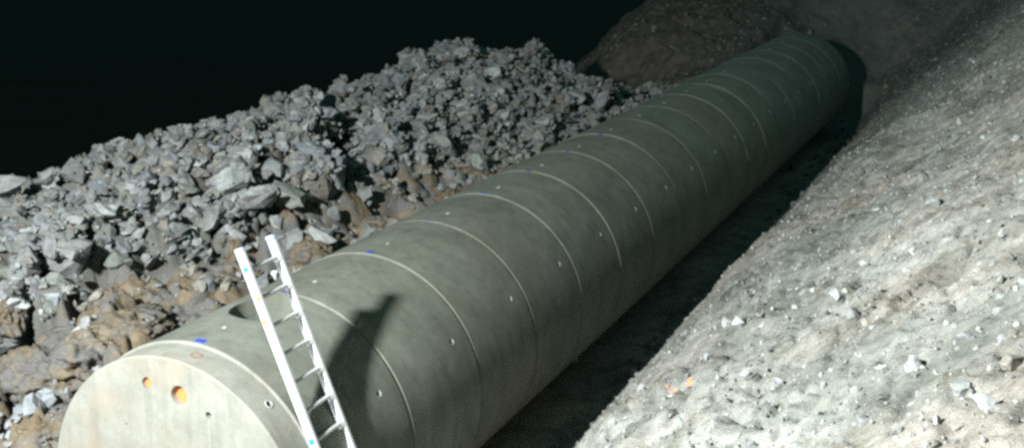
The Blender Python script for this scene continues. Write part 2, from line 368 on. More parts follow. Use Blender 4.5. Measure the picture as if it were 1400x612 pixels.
att.data.foreach_set('color', np.stack([zr, zs, zred, np.ones_like(zr)], -1).astype(np.float32).ravel())
painted_shade = np.maximum((1 - sstep(-10, -7, GX)), .52 * sstep(2.5, 3.0, GX) * (1 - sstep(3.5, 5.2, GX + .6 * fbm(GX, GY, 3, 97))) * (1 - sstep(9, 14, GY)) * (.45 + .55 * sstep(-1, 3, GY)))  # painted shade: unlit far-left ground, and light falling off along the bank shoulder
da = gme.attributes.new('falloff', 'FLOAT', 'POINT'); da.data.foreach_set('value', painted_shade.astype(np.float32).ravel())
def hz(x, y): return float(height(np.array([x]), np.array([y]))[0])

# ------------------------------------------------------------------ concrete pipe
def lathe(profile, n=160, y_closed=True):
    bm = bmesh.new(); rings = []
    for (y, r) in profile:
        rings.append([bm.verts.new((r * math.sin(2 * math.pi * k / n), y, r * math.cos(2 * math.pi * k / n))) for k in range(n)])
    m = len(rings)
    for a in range(m):
        b = (a + 1) % m
        if b == 0 and not y_closed: break
        for k in range(n):
            bm.faces.new((rings[a][k], rings[a][(k + 1) % n], rings[b][(k + 1) % n], rings[b][k]))
    bmesh.ops.recalc_face_normals(bm, faces=bm.faces)
    return bm
def cutter(loc, direction, r, depth, n=24):
    bm = bmesh.new()
    bmesh.ops.create_cone(bm, cap_ends=True, segments=n, radius1=r, radius2=r, depth=depth)
    q = Vector((0, 0, 1)).rotation_difference(Vector(direction)).to_matrix().to_4x4()
    bm.transform(Matrix.Translation(loc) @ q)
    return bm
def apply_cuts(o, cuts):
    allb = bmesh.new()
    for c in cuts:
        tmp = bpy.data.meshes.new('t'); c.to_mesh(tmp); c.free(); allb.from_mesh(tmp); bpy.data.meshes.remove(tmp)
    me = bpy.data.meshes.new('cut'); allb.to_mesh(me); allb.free()
    co = bpy.data.objects.new('cut', me); COL.objects.link(co)
    md = o.modifiers.new('b', 'BOOLEAN'); md.operation = 'DIFFERENCE'; md.solver = 'EXACT'; md.object = co
    co.parent = o.parent; co.location = o.location
    bpy.context.view_layer.update()
    dg = bpy.context.evaluated_depsgraph_get()
    new = bpy.data.meshes.new_from_object(o.evaluated_get(dg)); o.modifiers.clear()
    old = o.data; o.data = new; bpy.data.meshes.remove(old); bpy.data.objects.remove(co); bpy.data.meshes.remove(me)
    new.shade_smooth()
    if hasattr(new, 'set_sharp_from_angle'): new.set_sharp_from_angle(angle=math.radians(24))
def sharp(o, a=24):
    o.data.shade_smooth(); o.data.set_sharp_from_angle(angle=math.radians(a))
pipe = empty('concrete_pipe', (0, 0, R))
tag(pipe, 'long grey green concrete pipe of jointed segments lying in the open trench', 'pipe')
def seg_profile(lip):
    g, c = 0.007, 0.026
    return [(g, R - c), (g + c * .75, R + .001), (SEG * .25, R), (SEG * .5, R), (SEG * .75, R), (SEG - .017, R), (SEG - .0155, R - .0155), (SEG - g, R - .016), (SEG - g, R - .14), (g, R - .14)]
def radial(ang, r, y):    # ang degrees from crown toward +X
    a = math.radians(ang); return Vector((r * math.sin(a), y, r * math.cos(a)))
HA = 59.5
def seg_cuts(): 
    return [cutter(radial(s * HA, R, SEG * .785), radial(s * HA, 1, 0), 0.034, 0.12) for s in (-1, 1)] + [cutter(radial(0.5, R, SEG * .30), (0, 0, 1), 0.02, 0.03)]
def ring_patch(a0, a1, y0, y1, r, thick=0.003, n=10, jitter=0.0, seed=0):
    # a thin shell patch lying on the pipe
    rnd = random.Random(seed); bm = bmesh.new(); g = []
    for k in range(n + 1):
        a = a0 + (a1 - a0) * k / n; j0 = rnd.uniform(-jitter, jitter); j1 = rnd.uniform(-jitter, jitter)
        g.append([bm.verts.new(radial(a, rr, yy)) for rr, yy in ((r, y0 + j0), (r + thick, y0 + j0), (r + thick, y1 + j1), (r, y1 + j1))])
    for a, b in zip(g[:-1], g[1:]):
        for i in range(4):
            bm.faces.new((a[i], a[(i + 1) % 4], b[(i + 1) % 4], b[i]))
    bm.faces.new(g[0]); bm.faces.new(g[-1][::-1])
    bmesh.ops.recalc_face_normals(bm, faces=bm.faces); return bm
seg0 = from_bm('pipe_segment', lathe(seg_profile(0)), M_pipe, pipe)
segp = from_bm('pipe_segment', lathe(seg_profile(0)), M_pipe, pipe)
apply_cuts(segp, seg_cuts())
apply_cuts(seg0, seg_cuts() + [cutter((0.02, 0.93, R), (0, 0, 1), 0.32, 0.8, 56)])
tag(seg0, 'pipe segment with the round manhole opening in its crown')
# hole lining collar and lifting sockets are shared meshes
def collar_bm(r0, r1, h, n=24):
    bm = bmesh.new(); prof_ = [(r0, -.0), (r1, -.0), (r1, h), (r0, h)]; rings = []
    for rr, z in prof_: rings.append([bm.verts.new((rr * math.cos(2 * math.pi * k / n), rr * math.sin(2 * math.pi * k / n), z)) for k in range(n)])
    for a in range(4):
        for k in range(n): bm.faces.new((rings[a][k], rings[a][(k + 1) % n], rings[(a + 1) % 4][(k + 1) % n], rings[(a + 1) % 4][k]))
    bmesh.ops.recalc_face_normals(bm, faces=bm.faces); return bm
sock = bpy.data.meshes.new('lifting_socket'); b_ = collar_bm(.026, .0345, .05); b_.to_mesh(sock); b_.free(); sock.materials.append(M_anchor); sock.shade_smooth()
def disc_bm(r, h, n=20, jit=0.0, seed=0):
    rnd = random.Random(seed); bm = bmesh.new(); rr = [r * (1 + rnd.uniform(-jit, jit)) for _ in range(n)]
    bot = [bm.verts.new((rr[k] * math.cos(2 * math.pi * k / n), rr[k] * math.sin(2 * math.pi * k / n), 0)) for k in range(n)]
    top = [bm.verts.new((.93 * rr[k] * math.cos(2 * math.pi * k / n), .93 * rr[k] * math.sin(2 * math.pi * k / n), h)) for k in range(n)]
    for k in range(n): bm.faces.new((bot[k], bot[(k + 1) % n], top[(k + 1) % n], top[k]))
    bm.faces.new(top); bm.faces.new(bot[::-1]); return bm
anch = bpy.data.meshes.new('grout_plug'); b_ = disc_bm(.034, .010, 18, .12, 3); b_.to_mesh(anch); b_.free(); anch.materials.append(M_anchor)
def align(o, d): o.rotation_mode = 'QUATERNION'; o.rotation_quaternion = Vector((0, 0, 1)).rotation_difference(Vector(d))
marks = {0: (-1, 3.5, .04, .10), 1: (-4.5, -.5, .02, .05), 2: (-1.5, 1.8, .03, .09), 3: (-4, -1.2, .03, .07), 4: (-2.6, 0.4, .03, .09), 5: (-2.5, .5, .01, .05), 6: (-2, 1, .01, .04), 7: (-2.5, 1, .0, .05)}
for k in range(NSEG):
    if k == 0: o = seg0
    elif k == 1: o = segp
    else:
        o = segp.copy(); COL.objects.link(o); o.parent = pipe
    o.location = (random.uniform(-.004, .004) if k else 0, k * SEG, random.uniform(-.004, .004) if k else 0)
    for s in (-1, 1):
        q = link('lifting_socket', sock, None, o); q.location = radial(s * HA, R - .052, SEG * .785); align(q, radial(s * HA, 1, 0))
    q = link('grout_plug', anch, None, o); q.location = radial(0.5, R - .006, SEG * .30); align(q, radial(0.5, 1, 0))
    q.scale = (random.uniform(.45, .8), random.uniform(.5, 1.3), 1)
    if k in marks:
        a0, a1, y0, y1 = marks[k]
        q = from_bm('paint_mark', ring_patch(a0, a1, y0, y1, R + .0006, .0015, 14, .012, k), M_bluepaint, o); tag(q, 'short stroke of blue paint')
# inner pipe side of joints: rubber gasket keeps the gap dark
def joint_bm():
    b_ = lathe([(-.0080, R - .030), (.0080, R - .030), (.0065, R - .11), (-.0065, R - .11)], 240)
    for v in b_.verts:
        r_ = math.hypot(v.co.x, v.co.z)
        if r_ > R - .05:
            d_ = .006 * mnoise.noise(Vector((v.co.x * 7, v.co.z * 7, 4))) + .004 * mnoise.noise(Vector((v.co.x * 29, v.co.z * 29, 9)))
            v.co.x *= 1 + d_ / R; v.co.z *= 1 + d_ / R
    return b_
gas = bpy.data.meshes.new('joint_mortar'); b_ = joint_bm(); b_.to_mesh(gas); b_.free(); gas.materials.append(M_joint)
for k in range(1, NSEG):
    q = link('joint_mortar', gas, None, pipe); q.location = (0, k * SEG, 0)
# neck under the manhole opening, and the pale bedding ring behind the cap
nb = bmesh.new(); nn = 56; rg = [[nb.verts.new((.02 + r * math.cos(2 * math.pi * k / nn), .93 + r * math.sin(2 * math.pi * k / nn), z)) for k in range(nn)] for r, z in ((.322, R - .035), (.37, R - .12), (.37, R - .62), (.322, R - .62))]
for a in range(4):
    for k in range(nn): nb.faces.new((rg[a][k], rg[a][(k + 1) % nn], rg[(a + 1) % 4][(k + 1) % nn], rg[(a + 1) % 4][k]))
bmesh.ops.recalc_face_normals(nb, faces=nb.faces)
q = from_bm('manhole_neck', nb, M_pipe, seg0); sharp(q)
q = from_bm('joint_lip', lathe([(-.007, R - .03), (-.007, R + .001), (.001, R + .007), (.020, R + .006), (.025, R - .004), (.025, R - .03)], 160), M_lip, pipe); sharp(q)
# near end cap
CY = -0.296; CR = R - .012
capo = from_bm('end_cap', lathe([(CY, .02), (CY, CR * .5), (CY, CR - .012), (CY + .010, CR), (-.008, CR), (-.008, .02)], 160), M_cap, pipe)
bmc = bmesh.new(); bmc.from_mesh(capo.data)
bmesh.ops.holes_fill(bmc, edges=[e for e in bmc.edges if e.is_boundary]); 
bmc.to_mesh(capo.data); bmc.free()
holes = [(-.203, 2.251, .047), (.111, 2.208, .078), (.384, 2.101, .027), (-.438, 1.868, .011)]
# solid disc instead of a tiny bore
bmc = bmesh.new(); n = 160
prof_ = [(CY, CR - .012), (CY + .010, CR), (-.008, CR)]
rings = [[bmc.verts.new((r * math.sin(2 * math.pi * k / n), y, r * math.cos(2 * math.pi * k / n))) for k in range(n)] for y, r in prof_]
for a in range(2):
    for k in range(n): bmc.faces.new((rings[a][k], rings[a][(k + 1) % n], rings[a + 1][(k + 1) % n], rings[a + 1][k]))
bmc.faces.new(rings[0]); bmc.faces.new(rings[2][::-1]); bmesh.ops.recalc_face_normals(bmc, faces=bmc.faces)
bmc.to_mesh(capo.data); bmc.free()
apply_cuts(capo, [cutter((x, CY, z - R), (0, 1, 0), r, .30 if r > .03 else .10, 32) for x, z, r in holes] + [cutter(radial(40.5, CR, -.107), radial(40.5, 1, 0), .026, .1)])
tag(capo, 'pale round concrete end cap with orange lined holes')
for i, (x, z, r) in enumerate(holes[:2]):
    bm = bmesh.new()                     # orange plug set back in the hole, with a short sleeve
    prof_ = [(CY + .7 * r, 0.0001), (CY + .7 * r, r * .93), (CY + .7 * r - .004, r * .95), (CY + .7 * r - .004, r * .99), (CY + .15, r * .99), (CY + .15, 0.0001)]
    n = 32; rg = [[bm.verts.new((x + q * math.cos(2 * math.pi * k / n), y, z - R + q * math.sin(2 * math.pi * k / n))) for k in range(n)] for y, q in prof_]
    for a in range(5):
        for k in range(n): bm.faces.new((rg[a][k], rg[a][(k + 1) % n], rg[a + 1][(k + 1) % n], rg[a + 1][k]))
    bmesh.ops.remove_doubles(bm, verts=bm.verts, dist=.0005); bmesh.ops.recalc_face_normals(bm, faces=bm.faces)
    q = from_bm('orange_plug', bm, M_orange, pipe); sharp(q, 30)
q = link('lifting_socket', sock, None, pipe); q.location = radial(40.5, CR - .045, -.107); align(q, radial(40.5, 1, 0)); tag(q, 'steel lifting socket in the rim of the cap')
# rusty ring stain on the rim
bm = bmesh.new(); n = 24
rr = [(.030, .017), (.033, .020)]
for k in range(n):
    pass
def ring_on_cap(r0, r1, a_c, y_c):
    bm = bmesh.new(); V = []
    for k in range(24):
        t_ = 2 * math.pi * k / 24; row = []
        for r in (r0, r1):
            row.append(bm.verts.new(radial(a_c + math.degrees(r * 1.2 * math.cos(t_) / CR), CR + .0015, y_c + r * math.sin(t_))))
        V.append(row)
    for k in range(24): bm.faces.new((V[k][0], V[k][1], V[(k + 1) % 24][1], V[(k + 1) % 24][0]))
    return bm
q = from_bm('rust_ring', ring_on_cap(.028, .046, 7.3, -.135), M_rust, pipe)
# thin drip line under the small hole
bm = bmesh.new()
vs = [bm.verts.new(v) for v in ((.384 - .004, CY - .001, 2.06 - R), (.384 + .004, CY - .001, 2.06 - R), (.388 + .003, CY - .001, 1.62 - R), (.388 - .003, CY - .001, 1.62 - R))]
bm.faces.new(vs); from_bm('drip_stain', bm, plain('drip_dark', (.36, .35, .31), .9), pipe)

# ------------------------------------------------------------------ ladder
lad = empty('aluminium_ladder', (1.80, 0.2, hz(1.8, .2)))
tag(lad, 'bright aluminium ladder leaning on the pipe beside the manhole opening', 'ladder')
LB = Vector(lad.location)
A0 = Vector((0.49, 0, 3.335)); D = Vector((1 / 2.322, 0, -1)).normalized()       # down the rail
Nn = Vector((-D.z, 0, D.x)); Nn = Nn if Nn.x > 0 else -Nn                         # outward from the pipe
LEN = (A0.z - 0.16) / -D.z
def box(bm, c, ax, ay, az, sx, sy, sz):
    c = Vector(c); v = []
    for i in (-1, 1):
        for j in (-1, 1):
            for k in (-1, 1): v.append(bm.verts.new(c + ax * (i * sx / 2) + ay * (j * sy / 2) + az * (k * sz / 2)))
    for f in ((0, 1, 3, 2), (4, 6, 7, 5), (0, 4, 5, 1), (2, 3, 7, 6), (0, 2, 6, 4), (1, 5, 7, 3)): bm.faces.new([v[i] for i in f])
    bmesh.ops.recalc_face_normals(bm, faces=bm.faces)
Yv = Vector((0, 1, 0))
WEB = 0.068
def rail(y, out, top):
    start = Vector((top[0], y, top[1])); L = (start.z - 0.16) / -D.z
    bm = bmesh.new(); mid = start + D * (L / 2) - LB
    box(bm, mid, D, Yv, Nn, L, .003, WEB)
    for s in (-1, 1): box(bm, mid + Nn * (s * (WEB / 2 + .0015)) - Yv * (out * .0125), D, Yv, Nn, L, .028, .003)
    bmesh.ops.bevel(bm, geom=bm.edges[:], offset=.0008, segments=1, affect='EDGES')
    r = from_bm('rail', bm, M_alu, lad)
    bm = bmesh.new(); box(bm, start - D * .004 - LB - Yv * (out * .0125), D, Yv, Nn, .03, .036, WEB + .012)
    bmesh.ops.bevel(bm, geom=bm.edges[:], offset=.004, segments=2, affect='EDGES'); from_bm('end_cap', bm, M_sticker_b if 0 else M_cappl, r)
    bm = bmesh.new(); box(bm, start + D * (L + .01) - LB - Yv * (out * .0125), D, Yv, Nn, .06, .04, WEB + .016)
    bmesh.ops.bevel(bm, geom=bm.edges[:], offset=.005, segments=2, affect='EDGES'); from_bm('rubber_foot', bm, M_dark, r)
    return r
rn = rail(-.0, -1, (.49 + .010, 3.312)); rf = rail(.40, 1, (.495 + .010, 3.312))
def sticker(zc, ln, w, off, m, lab):
    bm = bmesh.new(); c = Vector((.49 + (3.335 - zc) / 2.322, 0, zc)) - LB + Nn * off - Yv * .0028
    box(bm, c, D, Yv, Nn, ln, .0012, w); q = from_bm('sticker', bm, m, rn); tag(q, lab)
sticker(3.175, .040, .05, 0, M_sticker_b, 'square blue sticker near the top of the rail')
sticker(2.955, .034, .034, .017, M_sticker_y, 'small yellow sticker')
sticker(2.79, .034, .030, -.018, M_sticker_y, 'small yellow sticker')
sticker(1.905, .045, .05, 0, M_sticker_b, 'square blue sticker low on the rail')
riv = bpy.data.meshes.new('rivet'); b_ = disc_bm(.009, .003, 10); b_.to_mesh(riv); b_.free(); riv.materials.append(M_dark)
rung_me = None
for k in range(15):
    z = 3.165 - .2117 * k
    if z < .3: break
    c = Vector((.49 + (3.335 - z) / 2.322, .2, z)) - LB
    if rung_me is None:
        bm = bmesh.new(); X = Vector((1, 0, 0)); Z = Vector((0, 0, 1))
        box(bm, (0, 0, 0), X, Yv, Z, .030, .374, .026)
        bmesh.ops.bevel(bm, geom=[e for e in bm.edges if abs((e.verts[0].co - e.verts[1].co).y) > .1], offset=.005, segments=2, affect='EDGES')
        for s in (-1, 1):       # flared joint brackets where the rung meets the rails
            v = [bm.verts.new(p) for p in ((-.030, s * .186, -.030), (.030, s * .186, -.030), (.030, s * .186, .030), (-.030, s * .186, .030), (-.015, s * .160, -.015), (.015, s * .160, -.015), (.015, s * .160, .015), (-.015, s * .160, .015))]
            for f in ((0, 1, 5, 4), (1, 2, 6, 5), (2, 3, 7, 6), (3, 0, 4, 7), (0, 3, 2, 1)): bm.faces.new([v[i] for i in f])
        bmesh.ops.recalc_face_normals(bm, faces=bm.faces)
        r_ = from_bm('rung', bm, M_rung, lad); rung_me = r_.data
    else: r_ = link('rung', rung_me, None, lad)
    r_.location = c
    q = link('rivet', riv, None, r_); q.location = Vector((0, -.2017, 0)); q.rotation_euler = (math.radians(90), 0, 0)

# ------------------------------------------------------------------ rock shapes
def rock_mesh(seed, flat=0.6, npts=15, rough=0.05, sub=True):
    rnd = random.Random(seed); bm = bmesh.new()
    for _ in range(npts):
        v = Vector((rnd.gauss(0, 1), rnd.gauss(0, 1), rnd.gauss(0, 1))).normalized() * rnd.uniform(.8, 1.05)
        bm.verts.new((v.x, v.y * rnd.uniform(.65, .95), v.z * flat))
    r = bmesh.ops.convex_hull(bm, input=bm.verts)
    bmesh.ops.delete(bm, geom=[g for g in r['geom_interior'] if isinstance(g, bmesh.types.BMVert)], context='VERTS')
    if sub:
        bmesh.ops.subdivide_edges(bm, edges=bm.edges[:], cuts=1, use_grid_fill=True)
        for v in bm.verts:
            n_ = mnoise.noise(v.co * 2.1 + Vector((seed, 0, 0))) * .20 + mnoise.noise(v.co * 5.3 + Vector((0, seed, 0))) * .10
            v.co += v.co.normalized() * n_
    bmesh.ops.triangulate(bm, faces=bm.faces)
    bmesh.ops.recalc_face_normals(bm, faces=bm.faces)
    mx = max(v.co.length for v in bm.verts)
    for v in bm.verts: v.co /= mx
    V = np.array([v.co[:] for v in bm.verts]); F = np.array([[v.index for v in f.verts] for f in bm.faces]); bm.free()
    return V, F
KINDS_ = []
for i in range(30):
    flat, kind = [(.34, 'flat slab'), (.58, 'angular block'), (.74, 'chunky block'), (.46, 'wedge')][i % 4]
    KINDS_.append((kind, rock_mesh(300 + i, flat, 15 + (i * 5) % 9, sub=True), rock_mesh(300 + i, flat, 15 + (i * 5) % 9, sub=False)))
def rotm(rx, ry, rz):
    return np.array((Matrix.Rotation(rz, 3, 'Z') @ Matrix.Rotation(ry, 3, 'Y') @ Matrix.Rotation(rx, 3, 'X')))
TONES = {'pale grey': (0.37, 0.375, 0.37), 'grey': (0.27, 0.27, 0.265), 'bluish grey': (0.25, 0.258, 0.275), 'brownish': (0.262, 0.238, 0.21), 'mauve grey': (0.278, 0.268, 0.274), 'greenish grey': (0.265, 0.275, 0.255), 'earth brown': (0.215, 0.178, 0.13), 'shale': (0.16, 0.152, 0.138), 'chalk': (0.41, 0.40, 0.38)}
TN = list(TONES); rng = np.random.default_rng(5)

# height grid the rocks are dropped on
gs = .04; X0, X1, Y0, Y1 = -7.6, -1.0, 0.0, 21.4
hxs = np.arange(X0, X1, gs); hys = np.arange(Y0, Y1, gs)
HX, HY = np.meshgrid(hxs, hys, indexing='ij'); HZ = height(HX, HY)
rocks = []
def drop(x, y, a, kind=None, tone=None, embed=.25, tilt=.55, rotz=None, rot=None):
    i = int((x - X0) / gs); j = int((y - Y0) / gs); w = max(1, int(a * .8 / gs))
    i0, i1, j0, j1 = max(0, i - w), min(len(hxs), i + w + 1), max(0, j - w), min(len(hys), j + w + 1)
    if i0 >= i1 or j0 >= j1: return None
    k = kind if kind is not None else int(rng.integers(len(KINDS_)))
    sub = HZ[i0:i1, j0:j1]; z = float(sub.mean())
    V, F = KINDS_[k][1]
    if rot is None: rot = (rng.normal(0, tilt), rng.normal(0, tilt), rng.uniform(0, 6.28) if rotz is None else rotz)
    Rm = rotm(*rot); sc = np.array([a, a * rng.uniform(.8, 1.1), a * rng.uniform(.8, 1.1)])
    W_ = (V * sc) @ Rm.T
    hh = np.percentile(W_[:, 2], 92); z = z + hh * (1 - 2 * embed)
    dd = ((HX[i0:i1, j0:j1] - x) ** 2 + (HY[i0:i1, j0:j1] - y) ** 2) / (a * .85) ** 2
    HZ[i0:i1, j0:j1] = np.maximum(sub, np.where(dd < 1, z + hh * .9 * np.sqrt(np.clip(1 - dd, 0, 1)), -99))
    if tone is None:
        u = .5 + .5 * float(vnoise(np.array([x * .5]), np.array([y * .4]), 131)[0])
        p = np.array([.10, .30, .2, .13 + .25 * (u > .6) + .2 * (y > 12), .17 * (y < 6) + .05, .12]); p /= p.sum(); tone = TN[int(rng.choice(6, p=p))]
    g = rng.normal(.82, .13); g = min(max(g, .55), 1.2)
    rocks.append(dict(loc=(x, y, z), rot=rot, sc=sc, kind=k, tone=tone, gain=g, a=a, zone=None))
    return rocks[-1]
def px_on_heap(px, py):
    d = pray(px, py)
    for t_ in np.arange(8, 36, .04):
        q = CAM + d * t_
        if X0 < q.x < X1 and Y0 < q.y < Y1:
            if q.z <= HZ[int((q.x - X0) / gs), int((q.y - Y0) / gs)]: return q
    return None
NR = 6800
xs = rng.uniform(-6.6, -1.15, NR * 2); ys = 0.8 + 19.8 * rng.random(NR * 2) ** 1.0
ok = heap_mask(xs, ys); xs, ys = xs[ok][:NR], ys[ok][:NR]
siz = np.clip(np.exp(rng.normal(math.log(.080), .46, len(xs))), .032, .29)
siz *= np.interp(ys, [0, 4, 7, 12, 20], [1.25, 1.2, 1.08, 1.12, 1.05])
order = np.argsort(-siz * rng.uniform(.45, 1.5, len(xs)))
for i in order: drop(float(xs[i]), float(ys[i]), float(siz[i]))
# stones that can be recognised in the photograph: (pixel x, pixel y, size m, kind, tone, rotation)
special = [
 (318, 258, .25, 2, 'pale grey', 'squarish pale stone standing out left of the ladder top'),
 (405, 285, .36, 0, 'greenish grey', 'broad flat slab lying just above the ladder top'),
 (355, 275, .24, 1, 'pale grey', 'pale wedge stone beside the flat slab above the ladder'),
 (352, 317, .34, 4, 'mauve grey', 'long mauve slab directly above the near ladder rail'),
 (430, 212, .27, 3, 'bluish grey', 'tall pointed stone at the left of the dark cleft'),
 (372, 242, .20, 2, 'pale grey', 'pale block on the middle of the heap above the ladder'),
 (338, 208, .20, 1, 'pale grey', 'bright flat stone near the heap crest left of the cleft'),
 (293, 168, .15, 2, 'grey', 'round topped stone perched on the crest, left of its taller neighbour'),
 (323, 160, .15, 6, 'grey', 'tall block perched on the crest right of the round topped stone'),
 (432, 128, .15, 2, 'pale grey', 'upright stone on the crest over the dark cleft'),
 (445, 152, .22, 0, 'bluish grey', 'long leaning sliver under the crest at the dark cleft'),
 (240, 188, .17, 5, 'grey', 'flat pointed stone jutting from the crest at the far left'),
 (100, 245, .26, 2, 'mauve grey', 'boulder bulging from the crest near the left edge'),
 (95, 335, .26, 0, 'mauve grey', 'curved pale boulder low on the heap at the left'),
 (150, 285, .22, 3, 'pale grey', 'leaning bright slab on the left part of the heap'),
 (12, 268, .26, 2, 'grey', 'large stone on the crest at the left edge'),
 (405, 350, .22, 1, 'grey', 'smooth grey stone right behind the top of the far ladder rail'),
 (440, 330, .24, 2, 'pale grey', 'large pale stone between the ladder and the pipe'),
 (612, 82, .34, 4, 'brownish', 'brown slab on the highest part of the heap'),
 (520, 167, .13, 2, 'pale grey', 'small white block on the heap right of the cleft'),
 (672, 108, .22, 6, 'pale grey', 'pale cube of rock near the summit of the heap'),
 (790, 130, .24, 2, 'greenish grey', 'rounded stone at the right shoulder of the heap'),
 (743, 172, .16, 1, 'pale grey', 'pale stone just above the pipe near the heap end'),
 (822, 140, .25, 6, 'mauve grey', 'boulder above the dark hollow at the end of the heap'),
]
for px, py, a, kd, tn, lab in special:
    q = px_on_heap(px, py)
    if q is None: continue
    r = drop(q.x, q.y, a, kind=kd, tone=tn, embed=.12, tilt=.35)
    if r: r['label'] = lab; r['gain'] = .92

# loose stones and clods on the brown bench and in the front hollow
def place(x, y, a, kind, tone, embed=.3, tilt=.6):
    Rm_ = (rng.normal(0, tilt), rng.normal(0, tilt), rng.uniform(0, 6.28))
    W_ = (KINDS_[kind][1][0] * a) @ rotm(*Rm_).T; hh = np.percentile(W_[:, 2], 92)
    r = dict(loc=(x, y, hz(x, y) + hh * (1 - 2 * embed)), rot=Rm_, sc=np.array([a, a, a]), kind=kind, tone=tone, gain=min(max(rng.normal(1, .12), .7), 1.3), a=a, zone=None)
    rocks.append(r); return r
for _ in range(520):
    y = rng.uniform(-1.5, 9); x = rng.uniform(-4.6, -1.3)
    if heap_mask(np.array([x]), np.array([y]))[0]: continue
    place(x, y, float(np.clip(np.exp(rng.normal(math.log(.05), .5)), .02, .17)), int(rng.integers(30)), str(rng.choice(['brownish', 'brownish', 'grey', 'mauve grey', 'bluish grey'])))
for _ in range(260):
    y = rng.uniform(2.5, 10.5); x = rng.uniform(-2.8, -1.4)
    place(x, y, float(np.clip(np.exp(rng.normal(math.log(.075), .5)), .03, .2)), int(rng.integers(30)), str(rng.choice(['brownish', 'grey', 'grey', 'mauve grey', 'greenish grey'])), .3)
for _ in range(70):     # the small spill of grey stones left of the end cap
    place(rng.normal(-2.0, .28), rng.normal(.15, .25), float(np.clip(np.exp(rng.normal(math.log(.07), .4)), .03, .15)), int(rng.integers(30)), str(rng.choice(['pale grey', 'bluish grey', 'mauve grey', 'grey'])), .2)
# right bank
def px_on_ground(px, py, lo=3, hi=40):
    d = pray(px, py); ts = np.arange(lo, hi, .02); Q = np.array(CAM)[None] + ts[:, None] * np.array(d)[None]
    h = height(Q[:, 0], Q[:, 1]); k = np.argmax(Q[:, 2] <= h); return Vector(Q[k])
bankst = [(950, 412, .055, 5, 'pale grey', 'white stone perched on the bank edge over the dark trench', 0),
 (1012, 447, .07, 2, 'pale grey', 'right one of two grey stones lying together below the bank edge', 0),
 (992, 446, .055, 6, 'pale grey', 'left one of two grey stones lying together below the bank edge', 0),
 (1386, 506, .06, 2, 'brownish', 'rounded tan stone at the right edge of the bank', .15),
 (1275, 285, .075, 2, 'pale grey', 'stone with a dark shadow in the middle of the bank', 0),
 (1345, 556, .052, 0, 'pale grey', 'tilted pale flake in the lower right corner of the bank', .1),
 (1145, 407, .07, 1, 'pale grey', 'pointed pale stone halfway down the bank', .1),
 (1040, 432, .045, 3, 'grey', 'small dark stone right of the stone pair on the bank', 0),
 (1245, 503, .07, 0, 'pale grey', 'white flat stone set into the bank, right half of the bright patch', .22),
 (1213, 505, .07, 4, 'pale grey', 'white flat stone set into the bank, left half of the bright patch', .22),
 (783, 493, .11, 2, 'grey', 'dim stone lying in the dark trench beside the pipe', .2)]
for px, py, a, kd, tn, lab, emb in bankst:
    q = px_on_ground(px, py); r = place(q.x, q.y, a, kd, tn, .28 + emb, .3); r['label'] = lab; r['gain'] = 1.25 if 'white' in lab else 1.05
    if 'white' in lab: r['white'] = True
for _ in range(1500):
    y = -4.5 + 26 * rng.random() ** 1.5; x = rng.uniform(2.0, 6.3)
    place(x, y, float(np.clip(np.exp(rng.normal(math.log(.02), .55)), .009, .075)), int(rng.integers(30)), str(rng.choice(['pale grey', 'grey', 'grey', 'brownish', 'brownish', 'mauve grey'])), .40)

# ------------------------------------------------------------------ lumps of earth broken out of the cut (same soil as the ground)
def lump_mesh(seed, a):
    bm = bmesh.new(); bmesh.ops.create_icosphere(bm, subdivisions=5, radius=1.0)
    so = Vector((seed * 3.1, seed * 1.7, seed * .9)); rnd = random.Random(seed)
    sx_, sy_, sz_ = rnd.uniform(.8, 1.2), rnd.uniform(.8, 1.2), rnd.uniform(.6, .85)
    for v in bm.verts:
        p = v.co.copy(); f = 1 + .42 * mnoise.noise(p * 1.2 + so)
        f += .24 * (1 - 2.6 * abs(mnoise.noise(p * 2.4 + so))) + .12 * (1 - 2.4 * abs(mnoise.noise(p * 5.3 + so))) + .08 * (1 - 2.2 * abs(mnoise.noise(p * 10 + so))) + .03 * mnoise.noise(p * 26 + so)
        v.co = Vector((p.x * sx_, p.y * sy_, p.z * sz_)) * (f * a * .8)
    me = bpy.data.meshes.new('earth_lump'); bm.to_mesh(me); bm.free(); me.materials.append(M_lump); me.shade_smooth(); return me
lumps = [  # world x, y, radius, label
 (-2.05, 1.75, .42, 'big brown lump of earth under the rubble edge left of the ladder'),
 (-1.62, 1.05, .30, 'grey brown lump of earth touching the pipe beside the manhole'),
 (-2.55, 1.30, .38, 'brown lump of earth below the rubble edge near the left side'),
 (-1.75, 0.55, .34, 'pale brown lump of earth just behind the end cap'),
 (-2.35, 0.65, .33, 'rough brown lump of earth beside the small spill of grey stones'),
 (-1.60, 0.02, .26, 'lump of earth leaning against the left side of the end cap'),
 (-2.65, -0.02, .34, 'brown lump of earth low in the left corner'),
 (-2.15, -0.45, .30, 'lowest lump of earth left of the end cap'),
 (-3.05, 0.45, .36, 'brown lump of earth at the left edge below the dark hollow'),
 (-1.80, 2.75, .33, 'tan lump of earth behind the ladder top'),
 (-1.65, 3.95, .28, 'brown lump of earth between the ladder and the rubble foot'),
 (-1.75, 5.60, .26, 'tan lump of earth against the pipe left of the brown cut'),
 (-1.65, 7.20, .30, 'orange brown lump of earth in the cut under the heap'),
 (-1.70, 8.40, .26, 'tan lump of earth at the heap foot near the fourth joint'),
 (-3.3, 1.02, .30, 'grey brown lump at the left edge under the stones')]
lv, lf, lown = [], [], []
for i, (x, y, a, lab) in enumerate(lumps):
    me = lump_mesh(i + 1, a); o = link('earth_lump', me, None, None, (x, y, hz(x, y) - a * .22)); o.rotation_euler = (0, 0, i * 1.3)
    tag(o, lab, 'earth lump', 'lumps of earth along the cut')

